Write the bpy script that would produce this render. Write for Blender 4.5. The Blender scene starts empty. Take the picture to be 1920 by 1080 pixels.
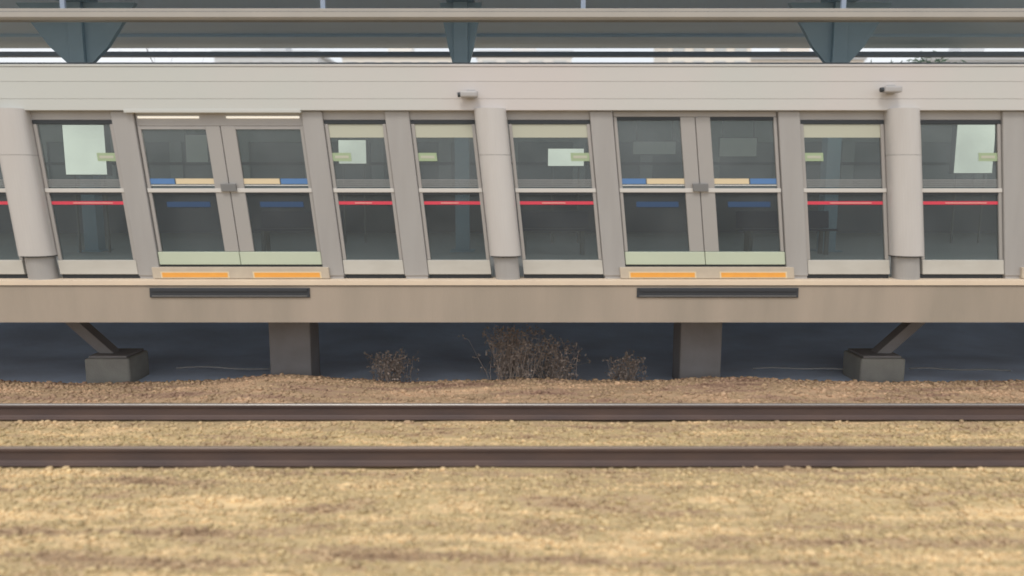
import bpy, bmesh, math, random
import numpy as np
from mathutils import Vector, Matrix
R = math.radians
S = bpy.context.scene
COL = S.collection

# ------------------------------------------------------------------ camera, sky, sun, exposure
cam_d = bpy.data.cameras.new('camera'); cam = bpy.data.objects.new('camera', cam_d); COL.objects.link(cam)
cam_d.sensor_width = 36; cam_d.lens = 26.0; cam_d.clip_start = 0.05; cam_d.clip_end = 3000
EYE = 2.8
cam.location = (0, 0, EYE); cam.rotation_euler = (R(90 - 7.8), 0, 0)
S.camera = cam
cam_d.dof.use_dof = True; cam_d.dof.focus_distance = 13.0; cam_d.dof.aperture_fstop = 0.42

SUN_EL, SUN_AZ = 57.0, 200.0            # azimuth clockwise from +Y: high, behind the camera and a little left
W = bpy.data.worlds.new('World'); S.world = W; W.use_nodes = True
nt = W.node_tree; nt.nodes.clear()
sky = nt.nodes.new('ShaderNodeTexSky'); sky.sky_type = 'NISHITA'; sky.sun_disc = False
sky.sun_elevation = R(SUN_EL); sky.sun_rotation = R(SUN_AZ); sky.air_density = 1.0; sky.dust_density = 4.0; sky.ozone_density = 0.6
bg = nt.nodes.new('ShaderNodeBackground'); bg.inputs['Strength'].default_value = 0.12
wo = nt.nodes.new('ShaderNodeOutputWorld')
# thin high overcast: pale cloud mixed over the blue
wtc = nt.nodes.new('ShaderNodeTexCoord'); wn = nt.nodes.new('ShaderNodeTexNoise'); wn.inputs['Scale'].default_value = 2.2; wn.inputs['Detail'].default_value = 5
wr = nt.nodes.new('ShaderNodeMapRange'); wr.inputs['From Min'].default_value = 0.3; wr.inputs['From Max'].default_value = 0.7; wr.inputs['To Min'].default_value = 0.62; wr.inputs['To Max'].default_value = 0.95
wm = nt.nodes.new('ShaderNodeMix'); wm.data_type = 'RGBA'; wm.inputs['B'].default_value = (7.7, 7.85, 8.0, 1)
nt.links.new(wtc.outputs['Generated'], wn.inputs['Vector']); nt.links.new(wn.outputs['Fac'], wr.inputs['Value']); nt.links.new(wr.outputs[0], wm.inputs['Factor'])
nt.links.new(sky.outputs[0], wm.inputs['A']); nt.links.new(wm.outputs['Result'], bg.inputs[0]); nt.links.new(bg.outputs[0], wo.inputs[0])
sun_d = bpy.data.lights.new('sun', 'SUN'); sun_d.energy = 1.0; sun_d.angle = R(14); sun_d.color = (1.0, 0.95, 0.87)
sun = bpy.data.objects.new('sun', sun_d); COL.objects.link(sun)
sd = Vector((math.sin(R(SUN_AZ)) * math.cos(R(SUN_EL)), math.cos(R(SUN_AZ)) * math.cos(R(SUN_EL)), math.sin(R(SUN_EL))))
sun.rotation_euler = sd.to_track_quat('Z', 'Y').to_euler(); sun.location = sd * 60
S.view_settings.view_transform = 'Standard'; S.view_settings.look = 'None'
S.view_settings.gamma = 1.0; S.view_settings.use_curve_mapping = False
S.view_settings.exposure = 0.25

# ------------------------------------------------------------------ materials
def mat(name, col, rough=0.6, metal=0.0, col2=None, scale=3.0, amt=0.5, stretch=(1, 1, 1), bump=0.0, bscale=40.0, emit=None, spec=0.5, detail=5):
    m = bpy.data.materials.new(name); m.use_nodes = True
    t = m.node_tree; b = t.nodes['Principled BSDF']
    b.inputs['Base Color'].default_value = (*col, 1); b.inputs['Roughness'].default_value = rough
    b.inputs['Metallic'].default_value = metal; b.inputs['Specular IOR Level'].default_value = spec
    tc = t.nodes.new('ShaderNodeTexCoord'); mp = t.nodes.new('ShaderNodeMapping')
    g = t.nodes.new('ShaderNodeNewGeometry')
    mp.inputs['Scale'].default_value = stretch; t.links.new(g.outputs['Position'], mp.inputs[0])
    if col2:
        n = t.nodes.new('ShaderNodeTexNoise'); n.inputs['Scale'].default_value = scale; n.inputs['Detail'].default_value = detail
        t.links.new(mp.outputs[0], n.inputs['Vector'])
        r = t.nodes.new('ShaderNodeMapRange'); r.inputs['From Min'].default_value = 0.5 - amt / 2; r.inputs['From Max'].default_value = 0.5 + amt / 2
        t.links.new(n.outputs['Fac'], r.inputs['Value'])
        x = t.nodes.new('ShaderNodeMix'); x.data_type = 'RGBA'
        x.inputs['A'].default_value = (*col, 1); x.inputs['B'].default_value = (*col2, 1)
        t.links.new(r.outputs[0], x.inputs['Factor']); t.links.new(x.outputs['Result'], b.inputs['Base Color'])
    if bump:
        n2 = t.nodes.new('ShaderNodeTexNoise'); n2.inputs['Scale'].default_value = bscale; n2.inputs['Detail'].default_value = 6
        t.links.new(mp.outputs[0], n2.inputs['Vector'])
        bp = t.nodes.new('ShaderNodeBump'); bp.inputs['Strength'].default_value = bump; bp.inputs['Distance'].default_value = 0.02
        t.links.new(n2.outputs['Fac'], bp.inputs['Height']); t.links.new(bp.outputs[0], b.inputs['Normal'])
    if emit:
        b.inputs['Emission Color'].default_value = (*emit[:3], 1); b.inputs['Emission Strength'].default_value = emit[3]
    return m

def glass_mat(name, tint, refl_rough=0.03, film=0.0, veilcol=(0.285, 0.32, 0.345)):
    m = bpy.data.materials.new(name); m.use_nodes = True
    t = m.node_tree; t.nodes.clear()
    o = t.nodes.new('ShaderNodeOutputMaterial'); tr = t.nodes.new('ShaderNodeBsdfTransparent'); gl = t.nodes.new('ShaderNodeBsdfGlossy')
    tr.inputs[0].default_value = (*tint, 1); gl.inputs['Roughness'].default_value = refl_rough
    fr = t.nodes.new('ShaderNodeFresnel'); fr.inputs[0].default_value = 1.52
    mx = t.nodes.new('ShaderNodeMixShader'); t.links.new(fr.outputs[0], mx.inputs[0])
    df = t.nodes.new('ShaderNodeBsdfDiffuse')                       # dust film, its grey also painted in for reflections of the surroundings
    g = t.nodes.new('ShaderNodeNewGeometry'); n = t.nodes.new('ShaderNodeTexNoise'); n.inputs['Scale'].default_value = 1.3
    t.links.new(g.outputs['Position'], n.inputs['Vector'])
    df.inputs[0].default_value = (*veilcol, 1)
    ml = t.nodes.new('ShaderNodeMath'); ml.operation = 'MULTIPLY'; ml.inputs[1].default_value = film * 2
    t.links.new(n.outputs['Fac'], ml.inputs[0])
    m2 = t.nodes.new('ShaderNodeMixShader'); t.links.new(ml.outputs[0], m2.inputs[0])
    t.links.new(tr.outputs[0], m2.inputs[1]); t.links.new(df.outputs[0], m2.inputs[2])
    t.links.new(m2.outputs[0], mx.inputs[1]); t.links.new(gl.outputs[0], mx.inputs[2]); t.links.new(mx.outputs[0], o.inputs[0])
    return m

M = dict(
    fascia=mat('fascia paint', (0.555, 0.57, 0.545), 0.45, col2=(0.60, 0.565, 0.55), scale=0.35, amt=0.25, bump=0.03, bscale=6),
    frame=mat('frame paint', (0.395, 0.385, 0.375), 0.42, col2=(0.345, 0.33, 0.32), scale=1.6, amt=0.5, stretch=(3, 3, 0.35), bump=0.03),
    pillar=mat('pillar paint', (0.575, 0.555, 0.54), 0.38, col2=(0.52, 0.495, 0.475), scale=2, amt=0.5, stretch=(3, 3, 0.4)),
    stile=mat('stile metal', (0.37, 0.36, 0.345), 0.42, 0.1, col2=(0.40, 0.375, 0.36), scale=1.2),
    transom=mat('transom metal', (0.62, 0.60, 0.57), 0.35),
    dark=mat('dark gasket', (0.035, 0.042, 0.05), 0.6),
    recess=mat('transom box paint', (0.42, 0.41, 0.40), 0.5, col2=(0.37, 0.355, 0.35), scale=3),
    kick=mat('kick panel paint', (0.56, 0.545, 0.50), 0.4, col2=(0.48, 0.46, 0.415), scale=2.5, amt=0.5, stretch=(1, 1, 2)),
    doorkick=mat('door kick paint', (0.54, 0.60, 0.47), 0.4, col2=(0.50, 0.56, 0.44), scale=1.5),
    thresh=mat('threshold concrete', (0.55, 0.48, 0.38), 0.6, col2=(0.48, 0.41, 0.33), scale=6),
    orange=mat('warning orange', (0.85, 0.40, 0.07), 0.55, col2=(0.78, 0.35, 0.07), scale=9, amt=0.5),
    red=mat('red strip', (0.70, 0.06, 0.10), 0.45),
    redink=mat('red strip pale band', (0.75, 0.36, 0.34), 0.45),
    blue=mat('blue sticker', (0.10, 0.22, 0.46), 0.4),
    blue2=mat('dim blue film', (0.035, 0.075, 0.16), 0.35),
    yellow=mat('pale yellow sticker', (0.72, 0.60, 0.40), 0.45),
    white=mat('white sticker', (0.70, 0.70, 0.68), 0.45),
    cream=mat('cream sign film', (0.50, 0.51, 0.42), 0.5),
    green=mat('green label', (0.36, 0.46, 0.29), 0.5),
    stripe=mat('etched stripe film', (0.30, 0.31, 0.31), 0.5),
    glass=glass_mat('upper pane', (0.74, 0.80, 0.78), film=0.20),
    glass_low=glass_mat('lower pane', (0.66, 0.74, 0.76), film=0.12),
    coping=mat('coping stone', (0.74, 0.61, 0.46), 0.7, col2=(0.66, 0.54, 0.42), scale=2.5, amt=0.5, bump=0.1),
    slab=mat('slab concrete', (0.42, 0.35, 0.285), 0.8, col2=(0.345, 0.295, 0.24), scale=1.1, amt=0.35, stretch=(1.6, 1, 0.35), bump=0.15, bscale=25),
    slot=mat('gap filler steel', (0.05, 0.055, 0.065), 0.5, 0.3),
    void=mat('under platform concrete', (0.62, 0.73, 0.88), 0.9, col2=(0.54, 0.64, 0.78), scale=1.2, bump=0.2, bscale=12),  # pale blue carries a hazy veil in the base colour
    rubble=mat('dusty floor under platform', (0.62, 0.74, 0.92), 0.95, col2=(0.46, 0.53, 0.65), scale=1.3, amt=0.4, stretch=(0.6, 1, 1), bump=0.25, bscale=14),  # the same veil blue worked into the floor colour
    navy=mat('navy bench plastic', (0.03, 0.045, 0.10), 0.4),
    board=mat('notice board face', (0.62, 0.62, 0.57), 0.6),
    pier=mat('pier concrete', (0.27, 0.26, 0.26), 0.9, col2=(0.22, 0.205, 0.20), scale=3, bump=0.25, bscale=15),
    footing=mat('footing concrete', (0.34, 0.33, 0.29), 0.9, col2=(0.25, 0.24, 0.22), scale=4, bump=0.3),
    rail=mat('rail rust', (0.125, 0.083, 0.070), 0.65, 0.2, col2=(0.09, 0.065, 0.062), scale=5, amt=0.4, stretch=(0.3, 1, 1), bump=0.1),
    railtop=mat('polished rail head', (0.50, 0.48, 0.45), 0.42, 0.7),
    railtop_dull=mat('dull rail head', (0.30, 0.24, 0.20), 0.5, 0.4),
    clip=mat('rail clip', (0.12, 0.075, 0.06), 0.7, 0.4),
    sleeper=mat('sleeper concrete', (0.36, 0.28, 0.19), 0.9, col2=(0.28, 0.21, 0.14), scale=8, bump=0.3),
    soffit=mat('canopy soffit', (0.60, 0.79, 0.96), 0.4, 0.0, col2=(0.53, 0.71, 0.90), scale=1.2, stretch=(0.25, 1, 1)),  # blue tint painted in for the haze veil over the underside
    canopy=mat('canopy fascia steel', (0.30, 0.37, 0.48), 0.5),
    duct=mat('duct paint', (0.45, 0.42, 0.38), 0.5, col2=(0.40, 0.38, 0.35), scale=2),
    column=mat('column paint', (0.36, 0.48, 0.56), 0.5, col2=(0.30, 0.42, 0.50), scale=2),
    floor=mat('platform tiles', (0.52, 0.51, 0.49), 0.5, col2=(0.44, 0.435, 0.42), scale=1.5),
    farwall=mat('far wall paint', (0.42, 0.45, 0.44), 0.5, col2=(0.36, 0.39, 0.385), scale=1.1),
    farlow=mat('far wall lower glass', (0.10, 0.12, 0.17), 0.3, col2=(0.16, 0.17, 0.20), scale=0.5, amt=0.2, stretch=(1, 1, .3)),
    fardark=mat('far wall glass', (0.20, 0.225, 0.235), 0.2),
    lightbox=mat('lit advert face', (0.6, 0.65, 0.55), 0.5, emit=(0.98, 0.94, 0.84, 0.95)),
    doorlamp=mat('dim warm lamp', (0.8, 0.78, 0.7), 0.5, emit=(1.0, 0.92, 0.78, 0.45)),
    lamp=mat('fluorescent lamp', (0.8, 0.8, 0.75), 0.5, emit=(1.0, 0.93, 0.78, 1.6)),
    steel=mat('grey steel', (0.22, 0.22, 0.22), 0.45, 0.5),
    bench=mat('bench wood', (0.20, 0.12, 0.07), 0.6, col2=(0.14, 0.085, 0.05), scale=4, stretch=(0.4, 3, 3)),
    cctv=mat('camera housing', (0.42, 0.41, 0.41), 0.45),
    bark=mat('bark', (0.06, 0.05, 0.045), 0.9, bump=0.3),
    leaf=mat('evergreen leaf', (0.045, 0.085, 0.045), 0.7, col2=(0.03, 0.06, 0.035), scale=2),
    shrub=mat('dry twig', (0.38, 0.31, 0.26), 0.9, col2=(0.27, 0.22, 0.19), scale=6),
    cable=mat('grey cable', (0.22, 0.225, 0.23), 0.6),
    ground=mat('dry earth', (0.30, 0.22, 0.13), 0.95, col2=(0.24, 0.18, 0.11), scale=0.6, bump=0.2),
    pane=mat('building window pane', (0.60, 0.64, 0.66), 0.15),
    wframe=mat('window frame', (0.6, 0.6, 0.58), 0.5),
    roofgrey=mat('roof grey', (0.5, 0.52, 0.54), 0.8),
)

# ------------------------------------------------------------------ builders
RAKE, Z0 = 0.105, 1.59      # the screen wall's posts rake along the track by this much per metre of height above the platform
XM = RAKE * (2.745 - Z0)   # table positions are read at the handrail height

class MB:
    def __init__(s): s.v = []; s.f = []
    def poly(s, verts, faces):
        n = len(s.v); s.v += [tuple(q) for q in verts]; s.f += [tuple(i + n for i in f) for f in faces]; return s
    def box(s, x0, x1, y0, y1, z0, z1, rake=False):
        P = [(x, y, z) for z in (z0, z1) for y in (y0, y1) for x in (x0, x1)]
        if rake: P = [(x + XM - RAKE * (z - Z0), y, z) for x, y, z in P]
        return s.poly(P, [(0, 2, 3, 1), (4, 5, 7, 6), (0, 1, 5, 4), (2, 6, 7, 3), (0, 4, 6, 2), (1, 3, 7, 5)])
    def prism_x(s, prof, x0, x1):            # closed (y,z) outline swept along x
        n = len(prof); V = [(x0, y, z) for y, z in prof] + [(x1, y, z) for y, z in prof]
        F = [tuple(range(n)), tuple(range(2 * n - 1, n - 1, -1))]
        F += [(i, i + n, (i + 1) % n + n, (i + 1) % n) for i in range(n)]
        return s.poly(V, F)
    def prism_z(s, prof, z0, z1, rake=False):  # closed (x,y) outline
        n = len(prof); V = [(x, y, z0) for x, y in prof] + [(x, y, z1) for x, y in prof]
        if rake: V = [(x + XM - RAKE * (z - Z0), y, z) for x, y, z in V]
        F = [tuple(range(n - 1, -1, -1)), tuple(range(n, 2 * n))]
        F += [(i, (i + 1) % n, (i + 1) % n + n, i + n) for i in range(n)]
        return s.poly(V, F)
    def tube(s, pts, rad, n=8):
        pts = [Vector(p) for p in pts]
        if not hasattr(rad, '__len__'): rad = [rad] * len(pts)
        V = []
        for i, p in enumerate(pts):
            d = (pts[min(i + 1, len(pts) - 1)] - pts[max(i - 1, 0)]).normalized()
            a = d.orthogonal().normalized(); b = d.cross(a)
            V += [p + (a * math.cos(k * 2 * math.pi / n) + b * math.sin(k * 2 * math.pi / n)) * rad[i] for k in range(n)]
        F = [(i * n + k, i * n + (k + 1) % n, (i + 1) * n + (k + 1) % n, (i + 1) * n + k) for i in range(len(pts) - 1) for k in range(n)]
        F += [tuple(range(n - 1, -1, -1)), tuple(range(len(V) - n, len(V)))]
        return s.poly(V, F)
    def build(s, name, m, parent=None, bevel=0.0, smooth=False):
        loc = Vector((0, 0, 0)); q = parent
        while q: loc += q.location; q = q.parent
        me = bpy.data.meshes.new(name)
        o = bpy.data.objects.new(name, me); COL.objects.link(o)
        if parent: o.parent = parent
        else:
            xs = [p[0] for p in s.v]; ys = [p[1] for p in s.v]; zs = [p[2] for p in s.v]
            loc = Vector(((min(xs) + max(xs)) / 2, (min(ys) + max(ys)) / 2, min(zs))); o.location = loc
        me.from_pydata([(p[0] - loc.x, p[1] - loc.y, p[2] - loc.z) for p in s.v], [], s.f)
        bm = bmesh.new(); bm.from_mesh(me); bmesh.ops.recalc_face_normals(bm, faces=bm.faces); bm.to_mesh(me); bm.free()
        me.materials.append(M[m] if isinstance(m, str) else m)
        if smooth: me.polygons.foreach_set('use_smooth', [True] * len(me.polygons))
        if bevel:
            b = o.modifiers.new('bevel', 'BEVEL'); b.width = bevel; b.segments = 2; b.limit_method = 'ANGLE'
        return o

def tag(o, label=None, cat=None, group=None, kind=None):
    if label: o['label'] = label
    if cat: o['category'] = cat
    if group: o['group'] = group
    if kind: o['kind'] = kind
    return o
def thing(name, loc, label, cat, group=None):
    o = bpy.data.objects.new(name, None); COL.objects.link(o); o.location = loc; o.empty_display_size = 0.1
    return tag(o, label, cat, group)
def copy_tree(o, parent=None):
    c = o.copy(); COL.objects.link(c)
    if parent: c.parent = parent
    for ch in list(o.children): copy_tree(ch, c)
    return c
def B(*a, **k): return MB().box(*a, **k)

# ------------------------------------------------------------------ ground, ballast
rng = np.random.default_rng(7)
def hnoise(x, y, sc, seed):
    r = np.random.default_rng(seed); out = np.zeros_like(x)
    for k in range(7):
        a = r.uniform(0, 2 * math.pi); fr = sc * r.uniform(0.6, 1.9); ph = r.uniform(0, 6.28)
        out += np.sin((x * math.cos(a) + y * math.sin(a)) * fr + ph)
    return out / 7
def ground_z(x, y):
    x = np.asarray(x, float); y = np.asarray(y, float)
    z = -0.012 + 0.018 * hnoise(x, y, 3.0, 1)
    z = z + 0.05 * np.exp(-((y - 6.42) / 0.22) ** 2) - 0.16 * np.clip((6.4 - y) / 2.5, 0, 1)       # shoulder between the tracks
    z = z - 0.03 * np.exp(-((y - 7.95) / 0.45) ** 2)
    mound = 0.10 + 0.075 * hnoise(x, y * 0.3, 1.1, 5) + 0.10 * np.exp(-((x + 3.1) / 0.9) ** 2) + 0.05 * np.exp(-((x - 2.9) / 0.9) ** 2) - 0.05 * np.exp(-((x + 6.0) / 1.0) ** 2)
    z = z + mound * np.exp(-((y - 9.95) / 0.55) ** 2)
    z = z - 0.22 * np.clip((y - 10.25) / 0.6, 0, 1)
    return z

def heightfield(name, xs, ys, m):
    X, Y = np.meshgrid(xs, ys); Z = ground_z(X, Y)
    v = np.stack([X, Y, Z], -1).reshape(-1, 3); nx, ny = len(xs), len(ys)
    i = (np.arange(ny - 1)[:, None] * nx + np.arange(nx - 1)[None]).reshape(-1)
    f = np.stack([i, i + 1, i + nx + 1, i + nx], -1)
    me = bpy.data.meshes.new(name); me.from_pydata(v.tolist(), [], f.tolist()); me.materials.append(m)
    me.polygons.foreach_set('use_smooth', [True] * len(me.polygons))
    o = bpy.data.objects.new(name, me); COL.objects.link(o); return o

def earth_floor():
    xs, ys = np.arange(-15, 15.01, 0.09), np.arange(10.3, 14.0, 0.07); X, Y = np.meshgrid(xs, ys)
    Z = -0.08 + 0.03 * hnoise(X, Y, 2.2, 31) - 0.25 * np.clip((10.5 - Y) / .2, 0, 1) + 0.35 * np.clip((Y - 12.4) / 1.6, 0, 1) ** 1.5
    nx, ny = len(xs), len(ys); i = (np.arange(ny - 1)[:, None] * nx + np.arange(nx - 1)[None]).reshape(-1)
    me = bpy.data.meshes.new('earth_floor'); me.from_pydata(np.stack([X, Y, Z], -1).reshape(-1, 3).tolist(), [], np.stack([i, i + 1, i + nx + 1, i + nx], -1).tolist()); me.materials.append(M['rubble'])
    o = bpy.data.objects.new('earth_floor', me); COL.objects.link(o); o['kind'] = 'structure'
earth_floor()

def ballast_mat(name, stones):
    m = bpy.data.materials.new(name); m.use_nodes = True
    t = m.node_tree; b = t.nodes['Principled BSDF']; b.inputs['Roughness'].default_value = 0.9; b.inputs['Specular IOR Level'].default_value = 0.25
    g = t.nodes.new('ShaderNodeNewGeometry')
    mp = t.nodes.new('ShaderNodeMapping'); mp.inputs['Scale'].default_value = (0.34, 2.9, 1.0); t.links.new(g.outputs['Position'], mp.inputs[0])
    n = t.nodes.new('ShaderNodeTexNoise'); n.inputs['Scale'].default_value = 1.5; n.inputs['Detail'].default_value = 6; n.inputs['Roughness'].default_value = 0.74
    t.links.new(mp.outputs[0], n.inputs['Vector'])
    r = t.nodes.new('ShaderNodeValToRGB'); e = r.color_ramp.elements
    e[0].position = 0.35; e[0].color = (0.31, 0.21, 0.13, 1); e[1].position = 0.67; e[1].color = (0.78, 0.585, 0.32, 1)
    for p, c in ((0.43, (0.48, 0.345, 0.21)), (0.50, (0.50, 0.39, 0.21)), (0.57, (0.65, 0.475, 0.27))):
        q = e.new(p); q.color = (*c, 1)
    t.links.new(n.outputs['Fac'], r.inputs[0])
    # reddish brown earth beyond the far rail, as the soil there really is
    sp = t.nodes.new('ShaderNodeSeparateXYZ'); t.links.new(g.outputs['Position'], sp.inputs[0])
    mr = t.nodes.new('ShaderNodeMapRange'); mr.inputs['From Min'].default_value = 8.2; mr.inputs['From Max'].default_value = 9.2
    t.links.new(sp.outputs['Y'], mr.inputs['Value'])
    mx = t.nodes.new('ShaderNodeMix'); mx.data_type = 'RGBA'; mx.blend_type = 'MULTIPLY'; mx.inputs['B'].default_value = (0.78, 0.72, 0.82, 1)
    t.links.new(mr.outputs[0], mx.inputs['Factor']); t.links.new(r.outputs[0], mx.inputs['A'])
    out = mx.outputs['Result']
    if stones:
        hs = t.nodes.new('ShaderNodeHueSaturation')
        a = t.nodes.new('ShaderNodeMapRange'); a.inputs['To Min'].default_value = 0.82; a.inputs['To Max'].default_value = 1.24
        t.links.new(g.outputs['Random Per Island'], a.inputs['Value']); t.links.new(a.outputs[0], hs.inputs['Value'])
        t.links.new(out, hs.inputs['Color']); out = hs.outputs[0]
    n2 = t.nodes.new('ShaderNodeTexNoise'); n2.inputs['Scale'].default_value = 70; n2.inputs['Detail'].default_value = 5
    t.links.new(g.outputs['Position'], n2.inputs['Vector'])
    bp = t.nodes.new('ShaderNodeBump'); bp.inputs['Strength'].default_value = 0.45; bp.inputs['Distance'].default_value = 0.015
    t.links.new(n2.outputs['Fac'], bp.inputs['Height']); t.links.new(bp.outputs[0], b.inputs['Normal'])
    t.links.new(out, b.inputs['Base Color'])
    return m

g0 = MB().poly([(-700, -700, -0.30), (700, -700, -0.30), (700, 700, -0.30), (-700, 700, -0.30)], [(0, 1, 2, 3)]).build('ground', 'ground')
tag(g0, kind='structure')
bed = heightfield('track_bed', np.arange(-13, 13.01, 0.08), np.concatenate([np.arange(-2, 4, 0.4), np.arange(4, 11.3, 0.06)]), ballast_mat('bed fines', False))
tag(bed, kind='structure')

def make_stones():
    t = (1 + 5 ** .5) / 2
    V = np.array([(-1, t, 0), (1, t, 0), (-1, -t, 0), (1, -t, 0), (0, -1, t), (0, 1, t), (0, -1, -t), (0, 1, -t), (t, 0, -1), (t, 0, 1), (-t, 0, -1), (-t, 0, 1)]) / math.sqrt(1 + t * t)
    F = np.array([(0, 11, 5), (0, 5, 1), (0, 1, 7), (0, 7, 10), (0, 10, 11), (1, 5, 9), (5, 11, 4), (11, 10, 2), (10, 7, 6), (7, 1, 8), (3, 9, 4), (3, 4, 2), (3, 2, 6), (3, 6, 8), (3, 8, 9), (4, 9, 5), (2, 4, 11), (6, 2, 10), (8, 6, 7), (9, 8, 1)])
    N = 62000
    y = 4.0 + (10.7 - 4.0) * rng.random(N * 2) ** 0.95
    x = rng.uniform(-1, 1, N * 2) * (1.6 + y * 0.74)
    keep = np.ones(N * 2, bool)
    for ry in (7.20, 8.70): keep &= np.abs(y - ry) > 0.085
    x, y = x[keep][:N], y[keep][:N]; N = len(x)
    s = np.clip(rng.lognormal(math.log(0.0195), 0.40, N), 0.008, 0.042)
    z = ground_z(x, y) + s * rng.uniform(-0.35, 0.35, N)
    near = np.minimum(np.abs(y - 7.20), np.abs(y - 8.70)); z = np.where(near < 0.16, np.minimum(z, 0.005), z)
    P = V[None] * rng.uniform(0.72, 1.22, (N, 12, 1)) * (rng.uniform(0.7, 1.3, (N, 1, 3)) * np.array([1, 1, 0.72]))
    P = P * s[:, None, None]
    a = rng.uniform(0, 6.283, N); c, q = np.cos(a)[:, None], np.sin(a)[:, None]
    X = P[..., 0] * c - P[..., 1] * q + x[:, None]; Y = P[..., 0] * q + P[..., 1] * c + y[:, None]; Z = P[..., 2] + z[:, None]
    co = np.stack([X, Y, Z], -1).reshape(-1, 3)
    idx = (F[None] + (np.arange(N) * 12)[:, None, None]).reshape(-1)
    me = bpy.data.meshes.new('ballast_stones')
    me.vertices.add(N * 12); me.vertices.foreach_set('co', co.reshape(-1).astype(np.float32))
    me.loops.add(len(idx)); me.loops.foreach_set('vertex_index', idx.astype(np.int32))
    me.polygons.add(N * 20); me.polygons.foreach_set('loop_start', np.arange(0, N * 60, 3, dtype=np.int32))
    me.update(calc_edges=True); me.validate()
    me.materials.append(ballast_mat('ballast stone', True))
    o = bpy.data.objects.new('ballast_stones', me); COL.objects.link(o)
    tag(o, 'tan and brown crushed stone ballast spread round both rails', 'ballast', kind='stuff')
make_stones()

# ------------------------------------------------------------------ rails (> head, foot clips)
def rail(y, label, topmat):
    t = thing('rail', (0, y, 0.0), label, 'rail', 'rails of the near track')
    prof = [(-.065, 0), (.065, 0), (.065, .012), (.02, .03), (.010, .045), (.009, .135), (.034, .150), (.034, .178), (-.034, .178), (-.034, .150), (-.009, .135), (-.010, .045), (-.02, .03), (-.065, .012)]
    MB().prism_x([(y + a, b + 0.006) for a, b in prof], -14, 14).build('rail_web', 'rail', t, 0.002)
    MB().prism_x([(y - .030, .184), (y + .030, .184), (y + .026, .190), (y - .026, .190)], -14, 14).build('rail_head', topmat, t)
    return t
rail(8.70, 'far rail with a shiny top edge, nearer the platform', 'railtop')
rail(7.20, 'near rail with a dull brown top, farther from the platform', 'railtop_dull')

# ------------------------------------------------------------------ platform
pl = MB().prism_x([(9.57, 1.033), (9.57, 1.513), (9.60, 1.513), (9.60, 1.56), (20.5, 1.56), (20.5, 1.25), (10.15, 1.25), (10.0, 1.033)], -16, 16).build('platform', 'slab'); tag(pl, kind='structure')
MB().prism_x([(9.55, 1.528), (9.555, 1.590), (9.563, 1.594), (9.95, 1.594), (9.95, 1.561), (9.601, 1.561), (9.601, 1.528)], -16, 16).build('coping', 'coping', pl)
B(-16, 16, 9.951, 20.5, 1.561, 1.590).build('platform_floor', 'floor', pl)
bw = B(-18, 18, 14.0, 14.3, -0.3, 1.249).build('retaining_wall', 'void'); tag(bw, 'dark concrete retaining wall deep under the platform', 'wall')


def gap_filler(x0, x1, label):
    t = thing('gap_filler', ((x0 + x1) / 2, 9.56, 1.365), label, 'platform step', 'retractable gap fillers below the sliding doors')
    B(x0, x1, 9.552, 9.568, 1.365, 1.492).build('housing', 'slot', t, 0.004)
    B(x0 + .03, x1 - .03, 9.538, 9.551, 1.445, 1.485).build('step_plate', 'slot', t, 0.003)
    B(x0 + .03, x1 - .03, 9.545, 9.551, 1.380, 1.392).build('guide_strip', 'steel', t)
gap_filler(-4.73, -2.64, 'dark recessed gap filler in the slab below the left sliding door')
gap_filler(1.63, 3.74, 'dark recessed gap filler in the slab below the right sliding door')

# ------------------------------------------------------------------ screen wall
def quad_strip(x0, x1, y, z0, z1, name, m, parent, th=0.004): return B(x0, x1, y - th, y, z0, z1, rake=True).build(name, m, parent)

def pillar(x0, x1, label):
    t = thing('screen_pillar', ((x0 + x1) / 2 + XM, 9.70, 1.594), label, 'pillar', 'rounded pillars of the screen wall')
    x0 += 0.002; x1 -= 0.002
    w = (x1 - x0) / 2; cx = (x0 + x1) / 2
    arc = [(cx - w * math.cos(a), 9.70 - 0.17 * math.sin(a) ** 0.8) for a in [math.pi * k / 18 for k in range(19)]]
    prof = [(cx - w, 9.80)] + arc + [(cx + w, 9.80)]
    MB().prism_z(prof, 1.906, 3.20, rake=True).build('pillar_cover', 'pillar', t)
    MB().prism_z(prof, 3.204, 3.785, rake=True).build('pillar_cover', 'pillar', t)
    prof2 = [(cx - w + .02, 9.795)] + [(cx + (q - cx) * 0.93, y + 0.012) for q, y in arc] + [(cx + w - .02, 9.795)]
    MB().prism_z(prof2, 3.2005, 3.2035, rake=True).build('joint', 'dark', t)
    MB().prism_z(prof2, 1.890, 1.9055, rake=True).build('joint', 'dark', t)
    w2 = w * 0.78
    arc2 = [(cx - w2 * math.cos(a), 9.71 - 0.13 * math.sin(a)) for a in [math.pi * k / 14 for k in range(15)]]
    MB().prism_z([(cx - w2, 9.79)] + arc2 + [(cx + w2, 9.79)], 1.594, 1.8895, rake=True).build('pillar_base', 'frame', t)
pillar(-6.552, -6.099, 'rounded pale pillar left of the left sliding door, near the photo edge')
pillar(-0.383, 0.035, 'rounded pale pillar in the middle between the two sliding doors')
pillar(4.893, 5.311, 'rounded pale pillar right of the right sliding door')

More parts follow.
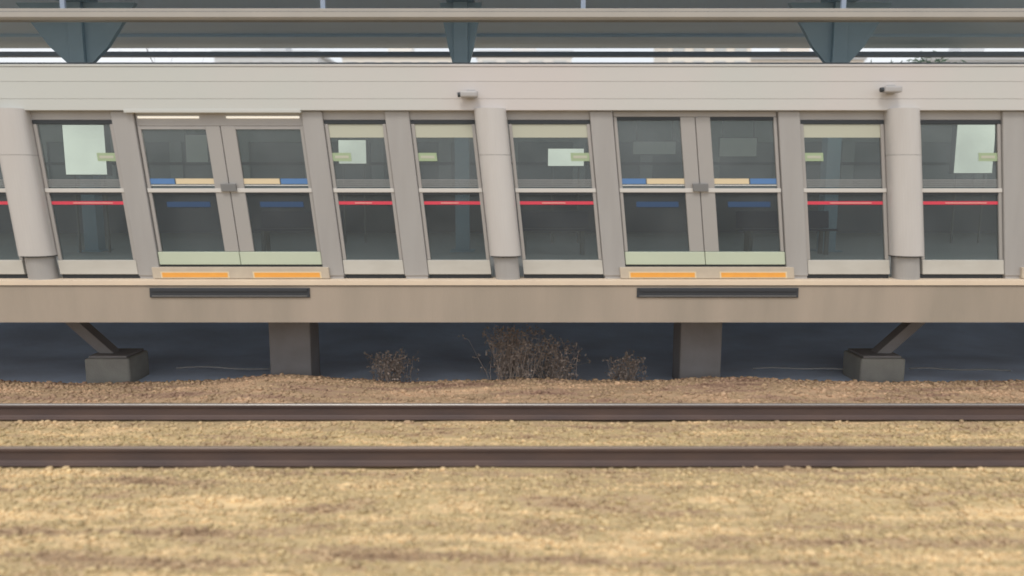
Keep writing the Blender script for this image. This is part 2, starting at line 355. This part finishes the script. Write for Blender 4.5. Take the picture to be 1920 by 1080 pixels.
def post(x0, x1, label):
    t = thing('screen_post', ((x0 + x1) / 2 + XM, 9.75, 1.594), label, 'post', 'flat posts of the screen wall')
    B(x0, x1, 9.705, 9.81, 1.63, 3.762, rake=True).build('post_cover', 'frame', t, 0.012)
    B(x0 + .012, x1 - .012, 9.72, 9.80, 1.594, 1.629, rake=True).build('post_foot', 'recess', t)
    return t
post(-5.053, -4.765, 'flat grey post at the left side of the left sliding door')
post(-2.605, -2.335, 'flat grey post at the right side of the left sliding door')
post(-1.533, -1.22, 'flat mullion post between two fixed panels with cream bands')
post(1.101, 1.394, 'flat grey post at the left side of the right sliding door')
post(3.52, 3.80, 'flat grey post at the right side of the right sliding door')
post(6.40, 6.68, 'flat grey post at the right edge of the photo')
post(-7.95, -7.70, 'flat grey post cut off by the left edge of the photo')

def pane_stack(t, x0, x1, zs, glass):
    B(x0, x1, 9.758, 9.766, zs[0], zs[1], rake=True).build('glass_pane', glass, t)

def fixed_panel(x0, x1, label, cream, exit_side, pale=False):
    t = thing('fixed_screen_panel', ((x0 + x1) / 2 + XM, 9.75, 1.594), label, 'screen panel', 'fixed glass panels of the screen wall')
    st = 0.045
    # outer frame: two stiles and the top rail
    B(x0, x0 + st, 9.735, 9.79, 1.842, 3.60, rake=True).build('stile', 'stile', t, 0.006)
    B(x1 - st, x1, 9.735, 9.79, 1.842, 3.60, rake=True).build('stile', 'stile', t, 0.006)
    B(x0, x1, 9.735, 9.79, 3.601, 3.65, rake=True).build('top_rail', 'dark', t, 0.004)
    B(x0 - .03, x1 + .03, 9.745, 9.83, 3.652, 3.775, rake=True).build('transom_box', 'recess', t, 0.006)
    B(x0, x1, 9.725, 9.735, 2.726, 2.778, rake=True).build('handrail', 'transom', t, 0.004)
    B(x0 + st, x1 - st, 9.736, 9.78, 2.695, 2.725, rake=True).build('gasket', 'dark', t)
    B(x0, x1, 9.715, 9.79, 1.652, 1.840, rake=True).build('kick_panel', 'kick', t, 0.006)
    B(x0, x1, 9.76, 9.78, 1.594, 1.651, rake=True).build('sill', 'dark', t)
    a, b = x0 + st, x1 - st
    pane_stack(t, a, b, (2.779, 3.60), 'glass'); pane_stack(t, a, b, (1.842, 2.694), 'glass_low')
    r = quad_strip(a, b, 9.755, 2.568, 2.610, 'red_strip', 'red', t)
    k = (b - a)
    quad_strip(a + k * .30, a + k * (.62 if not pale else .85), 9.7505, 2.582, 2.596, 'strip_text_band', 'redink', r)
    for z in (2.802, 2.828, 2.854, 2.880):
        quad_strip(a, b, 9.755, z, z + .012, 'etched_stripe', 'stripe', t)
    if cream: quad_strip(a, b, 9.755, 3.430, 3.597, 'sign_band', 'cream', t)
    if exit_side:
        ex = (a, a + .24) if exit_side == 'L' else (b - .24, b)
        q = quad_strip(ex[0], ex[1], 9.754, 3.13, 3.235, 'exit_label', 'green', t)
        q2 = quad_strip(ex[0] + .03, ex[1] - .03, 9.7495, 3.165, 3.20, 'label_band', 'cream', q, 0.002)
fixed_panel(-7.69, -6.56, 'fixed glass panel cut off by the left edge of the photo', False, None)
fixed_panel(-6.092, -5.058, 'fixed glass panel right of the left pillar, without a cream band', False, 'R', True)
fixed_panel(-2.330, -1.538, 'fixed glass panel with cream band just right of the left sliding door', True, 'L')
fixed_panel(-1.215, -0.388, 'fixed glass panel with cream band just left of the middle pillar', True, 'L')
fixed_panel(0.042, 1.096, 'fixed glass panel with cream band just right of the middle pillar', True, 'R')
fixed_panel(3.805, 4.886, 'fixed glass panel with cream band just right of the right sliding door', True, 'L', True)
fixed_panel(5.318, 6.395, 'fixed glass panel right of the right pillar, without a cream band', False, 'R', True)

def sliding_door(x0, x1, ztop, lamp, label):
    cx = (x0 + x1) / 2
    t = thing('sliding_screen_door', (cx + XM, 9.75, 1.594), label, 'sliding door', 'sliding doors of the screen wall')
    for s in (0, 1):
        a, b = (x0, cx - .004) if s == 0 else (cx + .004, x1)
        ws, wc = 0.045, 0.19
        if s == 1: ws, wc = wc, ws
        L = B(a, a + ws, 9.74, 9.80, 1.95, ztop, rake=True).build('door_leaf', 'stile', t, 0.008)   # stile beside the pane
        B(b - wc, b, 9.74, 9.80, 1.95, ztop, rake=True).build('stile', 'stile', L, 0.008)
        B(a + ws, b - wc, 9.742, 9.80, ztop - .04, ztop - .001, rake=True).build('top_rail', 'dark' if not lamp else 'recess', L)
        B(a, b, 9.728, 9.739, 2.726, 2.778, rake=True).build('handrail', 'transom', L, 0.004)
        B(a + ws, b - wc, 9.742, 9.79, 2.700, 2.725, rake=True).build('gasket', 'dark', L)
        B(a, b, 9.722, 9.80, 1.780, 1.948, rake=True).build('kick_panel', 'doorkick', L, 0.006)
        p, q = a + ws, b - wc
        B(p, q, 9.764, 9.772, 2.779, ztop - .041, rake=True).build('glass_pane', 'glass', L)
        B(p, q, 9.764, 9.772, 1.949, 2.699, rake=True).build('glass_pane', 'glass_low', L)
        k = q - p
        bl = (p, p + k * .38) if s == 0 else (q - k * .42, q)
        ye = (p + k * .40, q) if s == 0 else (p, q - k * .44)
        quad_strip(bl[0], bl[1], 9.762, 2.835, 2.905, 'blue_sticker', 'blue', L)
        quad_strip(ye[0], ye[1], 9.762, 2.835, 2.905, 'yellow_sticker', 'yellow', L)
        quad_strip(p, q, 9.762, 2.812, 2.824, 'white_stripe', 'white', L)
        quad_strip(p + k * .2, q - k * .12, 9.762, 2.535, 2.605, 'blue_film', 'blue2', L)
    # handle block where the leaves meet
    B(cx - .10, cx + .10, 9.700, 9.727, 2.735, 2.84, rake=True).build('lock_cover', 'steel', t, 0.006)
    B(x0, x1, 9.75, 9.79, 1.752, 1.778, rake=True).build('gap_seal', 'dark', t)
    th = B(x0 - .09, x1 + .09, 9.665, 9.80, 1.600, 1.750, rake=True).build('threshold', 'thresh', t, 0.006)
    for s in (0, 1):
        a = x0 + .02 if s == 0 else cx + .16
        ws_ = quad_strip(a, a + (x1 - x0) * 0.42, 9.6645, 1.606, 1.694, 'warning_strip', 'yellow', th, 0.003)
        quad_strip(a + .02, a + (x1 - x0) * 0.42 - .02, 9.661, 1.620, 1.680, 'orange_band', 'orange', th, 0.003)
    # track box above the leaves
    B(x0, x1, 9.745, 9.84, ztop + .002, 3.765, rake=True).build('track_box', 'recess', t, 0.006)
    if lamp:
        B(x0 - .09, x1 + .02, 9.640, 9.80, 3.735, 3.775, rake=True).build('door_header', 'fascia', t, 0.004)
        l = B(x0 + .03, cx - .25, 9.730, 9.744, 3.672, 3.700, rake=True).build('lamp_tube', 'doorlamp', t, 0.003)
        l = B(cx + .1, x1 - .03, 9.730, 9.744, 3.672, 3.700, rake=True).build('lamp_tube', 'doorlamp', t, 0.003)
sliding_door(-4.755, -2.610, 3.575, True, 'left sliding glass door pair with a lit lamp strip along its top')
sliding_door(1.404, 3.512, 3.690, False, 'right sliding glass door pair with taller panes and no lamp strip')
sliding_door(6.69, 8.8, 3.690, False, 'sliding glass door cut off by the right edge of the photo')

sliding_door(-10.15, -7.96, 3.690, False, 'sliding glass door beyond the left edge of the photo')

# header
hd = thing('screen_header', (0, 9.75, 3.765), 'long pale header fascia running above all the screen doors', 'fascia')
for z0, z1 in ((3.766, 3.906), (3.909, 4.120), (4.123, 4.304)):
    B(-16, 16, 9.65, 9.72, z0, z1).build('fascia_board', 'fascia', hd, 0.0025)
B(-16, 16, 9.66, 9.90, 3.776, 4.29).build('header_core', 'recess', hd)
B(-16, 16, 9.642, 9.92, 4.307, 4.335).build('top_trim', 'fascia', hd, 0.004)
B(-16, 16, 9.68, 9.92, 4.336, 4.362).build('top_gutter', 'dark', hd)

def cctv(x, z, label):
    t = thing('security_camera', (x, 9.65, z), label, 'camera', 'small cameras on the header')
    B(x - .05, x + .05, 9.615, 9.649, z + .04, z + .16).build('bracket', 'cctv', t, 0.006)
    B(x - .13, x + .09, 9.50, 9.614, z + .05, z + .13).build('housing', 'cctv', t, 0.02)
    MB().tube([(x - .131, 9.557, z + .09), (x - .165, 9.557, z + .085)], 0.03, 14).build('lens', 'dark', t)
cctv(-0.52, 3.86, 'small grey camera on the header above the middle pillar')
cctv(4.80, 3.92, 'small grey camera on the header above the right pillar')
cctv(-6.72, 3.84, 'small grey camera on the header above the left pillar')

# ------------------------------------------------------------------ under the platform
def pier(x, label):
    t = thing('platform_pier', (x, 10.75, -0.25), label, 'pier', 'concrete piers under the platform')
    B(x - .30, x + .30, 10.5, 11.0, -0.25, 0.95).build('shaft', 'pier', t, 0.02)
    B(x - .45, x + .45, 10.42, 11.1, 0.951, 1.249).build('pier_cap', 'pier', t, 0.02)
pier(-3.22, 'concrete pier under the platform below the left sliding door')
pier(2.74, 'concrete pier under the platform below the right sliding door')
def braced_footing(x, sx, label):
    t = thing('braced_footing', (x, 10.9, -0.3), label, 'footing', 'footings with slanting braces under the platform')
    MB().prism_z([(x - .33, 10.6), (x + .33, 10.6), (x + .33, 11.2), (x - .33, 11.2)], -0.3, 0.30).build('footing_block', 'footing', t, 0.03)
    B(x - .28, x + .28, 10.64, 11.16, .301, .335).build('footing_cap', 'pier', t, 0.01)
    a = x + sx * .10
    MB().poly([(a - .11, 10.8, .336), (a + .11, 10.8, .336), (a + .11, 11.0, .336), (a - .11, 11.0, .336),
               (a + sx * .95 - .11, 10.8, 1.249), (a + sx * .95 + .11, 10.8, 1.249), (a + sx * .95 + .11, 11.0, 1.249), (a + sx * .95 - .11, 11.0, 1.249)],
              [(0, 1, 2, 3), (4, 5, 6, 7), (0, 1, 5, 4), (1, 2, 6, 5), (2, 3, 7, 6), (3, 0, 4, 7)]).build('brace', 'pier', t, 0.008)
braced_footing(-5.95, -1, 'pale concrete footing with a brace slanting up to the left')
braced_footing(5.45, 1, 'pale concrete footing with a brace slanting up to the right')

def shrub(x, y, h, n, seed, label):
    r = random.Random(seed); z = float(ground_z(x, y)) - .02; mb = MB()
    for k in range(n):
        a = r.uniform(0, 6.28); d = r.uniform(.05, .5) * h; bx, by = x + r.gauss(0, h * .22), y + r.gauss(0, .1)
        p = [(bx, by, z)]
        for q in range(1, 5):
            f = q / 4; p.append((bx + math.cos(a) * d * f + r.gauss(0, .02), by + math.sin(a) * d * f * .6 + r.gauss(0, .02), z + h * f * r.uniform(.7, 1.05)))
        mb.tube(p, [.006, .005, .004, .003, .002], 4)
        for q in range(5):
            c = Vector(p[r.randint(1, 4)]); e = c + Vector((r.gauss(0, .09), r.gauss(0, .06), r.uniform(-.02, .12)))
            mb.tube([c, e], [.003, .001], 3)
            for w in range(3):                                  # withered leaves
                v = Vector((r.gauss(0, .02), r.gauss(0, .02), r.gauss(0, .02))) + e; u = Vector((r.gauss(0, 1), r.gauss(0, 1), r.gauss(0, 1))).normalized() * .022; k2 = u.orthogonal().normalized() * .012
                mb.poly([v - u, v + k2, v + u, v - k2], [(0, 1, 2, 3)])
    tag(mb.build('dry_shrub', 'shrub'), label, 'shrub', 'dry shrubs under the platform edge')
shrub(0.05, 10.35, 0.70, 90, 3, 'largest dry brown shrub, below the middle pillar')
shrub(0.62, 10.45, 0.55, 50, 4, 'mid-sized dry brown shrub just right of the largest one')
shrub(-1.75, 10.45, 0.42, 40, 5, 'small dry brown shrub between the left pier and the largest shrub')
shrub(1.62, 10.5, 0.40, 36, 6, 'small dry brown shrub just left of the right pier')
def ground_cable(pts, label):
    tag(MB().tube(pts, 0.014, 8).build('ground_cable', 'cable', smooth=True), label, 'cable', 'grey cables lying under the platform')
ground_cable([(-5.0 + k * .16, 10.75 + .05 * math.sin(k * .8), .12 + .014 * math.sin(k * .5)) for k in range(10)], 'grey cable lying between the left footing and the left pier')
ground_cable([(3.6 + k * .15, 10.8 + .04 * math.sin(k), .10 + .012 * math.sin(k * .45)) for k in range(10)], 'grey cable lying between the right pier and the right footing')
ground_cable([(5.95 + k * .15, 10.8 + .04 * math.sin(k), .09 + .013 * math.sin(k * .4 + 1)) for k in range(11)], 'grey cable lying right of the right footing')

# ------------------------------------------------------------------ canopy, columns, duct
cn = thing('platform_canopy', (0, 14.8, 4.9), 'dark flat canopy roof over the platform with a pale service duct', 'canopy')
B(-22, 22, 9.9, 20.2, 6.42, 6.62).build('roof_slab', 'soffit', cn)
B(-22, 22, 9.78, 9.899, 6.30, 6.80).build('roof_fascia', 'canopy', cn)
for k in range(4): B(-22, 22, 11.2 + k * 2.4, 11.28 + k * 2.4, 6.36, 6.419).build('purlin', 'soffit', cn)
B(-22, 22, 19.5, 19.7, 6.10, 6.215).build('edge_beam', 'canopy', cn)
dz = 4.945
du = MB().prism_x([(9.98, dz), (9.95, dz + .03), (9.95, dz + .095), (9.965, dz + .10), (9.965, dz + .135), (9.985, dz + .145), (10.12, dz + .145), (10.12, dz)], -22, 22).build('service_duct', 'duct', cn)
B(-22, 22, 9.955, 9.966, dz + .0975, dz + .1005).build('duct_seam', 'dark', du)
for k in range(-5, 6): B(k * 3.4 + .9, k * 3.4 + .96, 10.06, 10.10, dz + .146, 6.419).build('hanger', 'canopy', du)

def canopy_column(x, spread, label):
    y = 14.0
    t = thing('canopy_column', (x, y, 1.59), label, 'column', 'steel columns carrying the canopy')
    B(x - .13, x + .13, y - .13, y + .13, 1.591, 6.10).build('shaft', 'column', t, 0.01)
    B(x - .22, x + .22, y - .22, y + .22, 1.5905, 1.615).build('base_plate', 'column', t)
    for s in (-1, 1):
        x0, x1 = sorted((x + s * .131, x + s * (.132 + spread)))
        P = [(x + s * .131, y - .05, 4.95), (x + s * (.131 + spread * .42), y - .05, 5.33), (x + s * (.131 + spread), y - .05, 6.10), (x + s * .131, y - .05, 6.10)]
        Q = [(a, b + .1, c) for a, b, c in P]
        MB().poly(P + Q, [(0, 1, 2, 3), (7, 6, 5, 4), (0, 1, 5, 4), (1, 2, 6, 5), (2, 3, 7, 6), (3, 0, 4, 7)]).build('bracket', 'column', t)
    B(x - .25, x + .25, y - .25, y + .25, 6.101, 6.415).build('cap_block', 'column', t)
canopy_column(-7.9, 0.95, 'canopy column with wide brackets, seen above the left pillar')
canopy_column(-0.93, 0.25, 'canopy column with narrow brackets, seen above the middle of the header')
canopy_column(5.95, 0.80, 'canopy column with wide brackets, seen above the right pillar')

# ------------------------------------------------------------------ platform interior
fw = thing('far_screen_wall', (0, 19.6, 1.59), 'grey far screen wall across the platform behind the glass panels', 'screen wall')
B(-22, 22, 19.55, 19.7, 1.591, 2.30).build('lower_panel', 'farlow', fw)
B(-22, 22, 19.598, 19.5995, 2.301, 2.739).build('lower_glass', 'farlow', fw)
B(-22, 22, 19.50, 19.529, 3.36, 3.43).build('dark_rail', 'dark', fw)
B(-22, 22, 19.52, 19.72, 3.95, 4.70).build('header', 'farwall', fw)
B(-22, 22, 19.60, 19.62, 2.301, 3.949).build('window_band', 'fardark', fw)
B(-22, 22, 19.56, 19.599, 2.74, 2.80).build('handrail', 'farwall', fw)
for k in range(-12, 13): B(k * 1.75 - .16, k * 1.75 + .16, 19.53, 19.599, 2.81, 3.949).build('wall_post', 'farwall', fw)

def lightbox(x, w, z0, z1, label, y=16.0):
    t = thing('standing_lightbox', (x, y, 1.59), label, 'lightbox', 'lit boards standing on the platform')
    B(x - w / 2, x + w / 2, y, y + .16, z0, z1).build('case', 'steel', t, 0.01)
    B(x - w / 2 + .02, x + w / 2 - .02, y - .008, y - .001, z0 + .02, z1 - .02).build('lit_face', 'lightbox', t)
    for s in (-1, 1): MB().tube([(x + s * w * .35, y + .08, 1.591), (x + s * w * .35, y + .08, z0)], .022, 8).build('leg', 'steel', t)
lightbox(-7.73, .78, 3.0, 3.92, 'tall lit white board seen through the panel right of the left pillar', 13.6)
lightbox(9.85, .85, 3.07, 4.12, 'tall lit white board seen through the panel right of the right pillar')
lightbox(-3.40, .62, 3.27, 3.80, 'small lit white board seen just right of the left sliding door')
lightbox(1.15, .80, 3.22, 3.62, 'small lit white board seen just right of the middle pillar')

def bench(x, w, label):
    y = 13.35
    t = thing('platform_bench', (x, y, 1.59), label, 'bench', 'navy benches on the platform')
    MB().prism_x([(y - .2, 2.02), (y + .2, 1.99), (y + .2, 2.03), (y - .2, 2.06)], x - w / 2, x + w / 2).build('seat', 'navy', t, 0.01)
    MB().prism_x([(y + .201, 2.05), (y + .24, 2.05), (y + .29, 2.36), (y + .25, 2.36)], x - w / 2, x + w / 2).build('backrest', 'navy', t, 0.01)
    for s in (-1, 1):
        B(x + s * w * .4 - .03, x + s * w * .4 + .03, y - .15, y - .09, 1.591, 2.015).build('leg', 'steel', t)
        B(x + s * w * .4 - .03, x + s * w * .4 + .03, y + .10, y + .16, 1.591, 1.995).build('leg', 'steel', t)
bench(-3.85, 1.5, 'navy bench seen through the lower glass of the left sliding door')
bench(0.75, 1.3, 'navy bench seen through the lower glass right of the middle pillar')
bench(4.95, 1.7, 'navy bench seen through the lower glass right of the right sliding door')
def notice_board(x, w, z0, z1, label):
    t = thing('notice_board', (x, 13.5, z0), label, 'notice board', 'blank boards hanging from the cable trough')
    B(x - w / 2, x + w / 2, 13.47, 13.51, z0, z1).build('frame', 'steel', t, 0.004)
    B(x - w / 2 + .02, x + w / 2 - .02, 13.464, 13.469, z0 + .02, z1 - .02).build('face', 'board', t)
    for s in (-1, 1): B(x + s * w * .4 - .012, x + s * w * .4 + .012, 13.48, 13.50, z1, 4.159).build('hanger', 'steel', t)
notice_board(-5.65, .42, 3.22, 3.74, 'narrow grey board seen through the left pane of the left sliding door')
notice_board(2.55, .80, 3.36, 3.62, 'wide grey board seen through the left pane of the right sliding door')
notice_board(4.05, .70, 3.32, 3.68, 'grey board seen through the right pane of the right sliding door')

tr = thing('lighting_trough', (0, 13.45, 4.16), 'long grey cable trough carried by the canopy columns', 'cable trough')
B(-20, 20, 13.38, 13.56, 4.16, 4.24).build('trough', 'farwall', tr, 0.006)
for x in (-7.9, -.93, 5.95): B(x - .05, x + .05, 13.561, 13.869, 4.17, 4.23).build('arm', 'steel', tr)
def strip_light(x, label):
    y, z = 13.47, 4.05
    t = thing('strip_light', (x, y, z), label, 'ceiling light', 'strip lights under the cable trough')
    B(x - .6, x + .6, y - .08, y + .08, z + .05, z + .109).build('housing', 'white', t, 0.01)
    B(x - .58, x + .58, y - .05, y + .05, z, z + .049).build('lamp_tube', 'lamp', t)
strip_light(7.75, 'lit strip light seen at the top of the panel right of the right pillar')
strip_light(-2.9, 'lit strip light seen right of the left sliding door')
strip_light(0.45, 'lit strip light seen beside the middle pillar')
strip_light(6.3, 'lit strip light seen left of the right pillar')

# ------------------------------------------------------------------ city beyond
def building(x, y, w, d, h, m, nwin, label):
    t = thing('apartment_building', (x, y, -0.3), label, 'building', 'apartment buildings beyond the station')
    B(x - w / 2, x + w / 2, y, y + d, -0.3, h).build('wall', m, t)
    rf = B(x - w / 2 - .3, x + w / 2 + .3, y - .3, y + d + .3, h + .001, h + .6).build('roof', 'roofgrey', t)
    B(x - 2, x + 2, y + d * .3, y + d * .6, h + .601, h + 3.2).build('lift_housing', m, rf)
    sp = w / nwin
    fl = 4
    fl = min(fl, 100 // nwin)
    for j in range(fl):
        z = h - 2.4 - j * 2.9
        for i in range(nwin):
            cx = x - w / 2 + (i + .5) * sp; hw = sp * .30
            f = B(cx - hw, cx + hw, y - .12, y - .001, z, z + 1.6).build('window', 'wframe', t)
            B(cx - hw + .12, cx + hw - .12, y - .13, y - .121, z + .12, z + 1.48).build('pane', 'pane', f)
cols = [mat('building cream', (0.86, 0.83, 0.77), 0.8), mat('building white', (0.84, 0.83, 0.81), 0.8), mat('building pale grey', (0.68, 0.71, 0.74), 0.8), mat('building buff', (0.83, 0.77, 0.70), 0.8)]
building(-38, 118, 16, 12, 22.9, cols[2], 5, 'pale grey apartment block seen through the slit, left of the middle column')
building(-19, 126, 18, 12, 24.0, cols[0], 6, 'cream apartment block seen through the slit, just left of the middle column')
building(2, 122, 15, 12, 23.6, cols[1], 4, 'white apartment block seen through the slit, just right of the middle column')
building(31, 120, 13, 12, 29, cols[0], 4, 'narrow cream apartment block seen right of the bright sky gap')
building(50, 130, 20, 12, 24.2, cols[3], 6, 'buff apartment block seen through the slit, left of the right column')
building(78, 126, 18, 12, 23.4, cols[2], 6, 'pale grey apartment block seen near the right edge of the slit')

def bare_tree(x, y, h, seed, label):
    r = random.Random(seed)
    t = thing('bare_tree', (x, y, -0.3), label, 'tree', 'bare trees beyond the platform')
    trunk, crown = MB(), MB()
    def grow(p, d, L, rad, lev):
        pts, rr = [p], [rad]
        for k in range(4):
            d = (d + Vector((r.gauss(0, .13), r.gauss(0, .13), r.gauss(.03, .07)))).normalized(); p = p + d * L / 4
            pts.append(p); rr.append(rad * (1 - .12 * (k + 1)))
        (trunk if lev == 0 else crown).tube(pts, rr, 7 if lev < 2 else 4)
        if lev < 4:
            for k in range(5 if lev == 0 else 3):
                q = pts[r.randint(2, 4)]; a = r.uniform(0, 6.28); tilt = r.uniform(.45, 1.0)
                ax = d.orthogonal().normalized(); ax.rotate(Matrix.Rotation(a, 3, d)); nd = (d * math.cos(tilt) + ax * math.sin(tilt)).normalized()
                grow(q, nd, L * r.uniform(.55, .72), rr[-1] * r.uniform(.5, .7), lev + 1)
    grow(Vector((x, y, -.3)), Vector((0, 0, 1)), h * .45, .16, 0)
    trunk.build('trunk', 'bark', t, smooth=True); crown.build('crown', 'bark', t, smooth=True)
bare_tree(-12.0, 25.5, 9.5, 11, 'bare tree seen through the slit, right of the left column')
bare_tree(-8.2, 27.0, 8.0, 12, 'smaller bare tree left of the middle column, beyond the platform')
def leafy_tree(x, y, h, seed, label):
    r = random.Random(seed); t = thing('leafy_tree', (x, y, -.3), label, 'tree')
    tr = MB().tube([(x, y, -.3), (x + .1, y, h * .35), (x, y + .1, h * .8)], [.2, .15, .06], 8)
    cr = MB()
    for k in range(40):
        a = r.uniform(0, 6.28); z = r.uniform(.3, 1) * h; rad = .32 * h * math.sin(math.pi * min(1, max(.12, (1.05 - z / h)))) ** .7 * r.uniform(.3, 1)
        c = Vector((x + math.cos(a) * rad, y + math.sin(a) * rad, z)); tr.tube([(x, y, z - .6), c], [.03, .01], 4)
        for q in range(60):
            v = c + Vector((r.gauss(0, .38), r.gauss(0, .38), r.gauss(0, .3))); u = Vector((r.gauss(0, 1), r.gauss(0, 1), r.gauss(0, 1))).normalized() * .13; w = u.orthogonal().normalized() * .06
            cr.poly([v - u, v + w, v + u, v - w], [(0, 1, 2, 3)])
    tr.build('trunk', 'bark', t); cr.build('crown', 'leaf', t)
leafy_tree(13.4, 25.5, 6.9, 21, 'green leafy tree seen through the slit near the right edge')
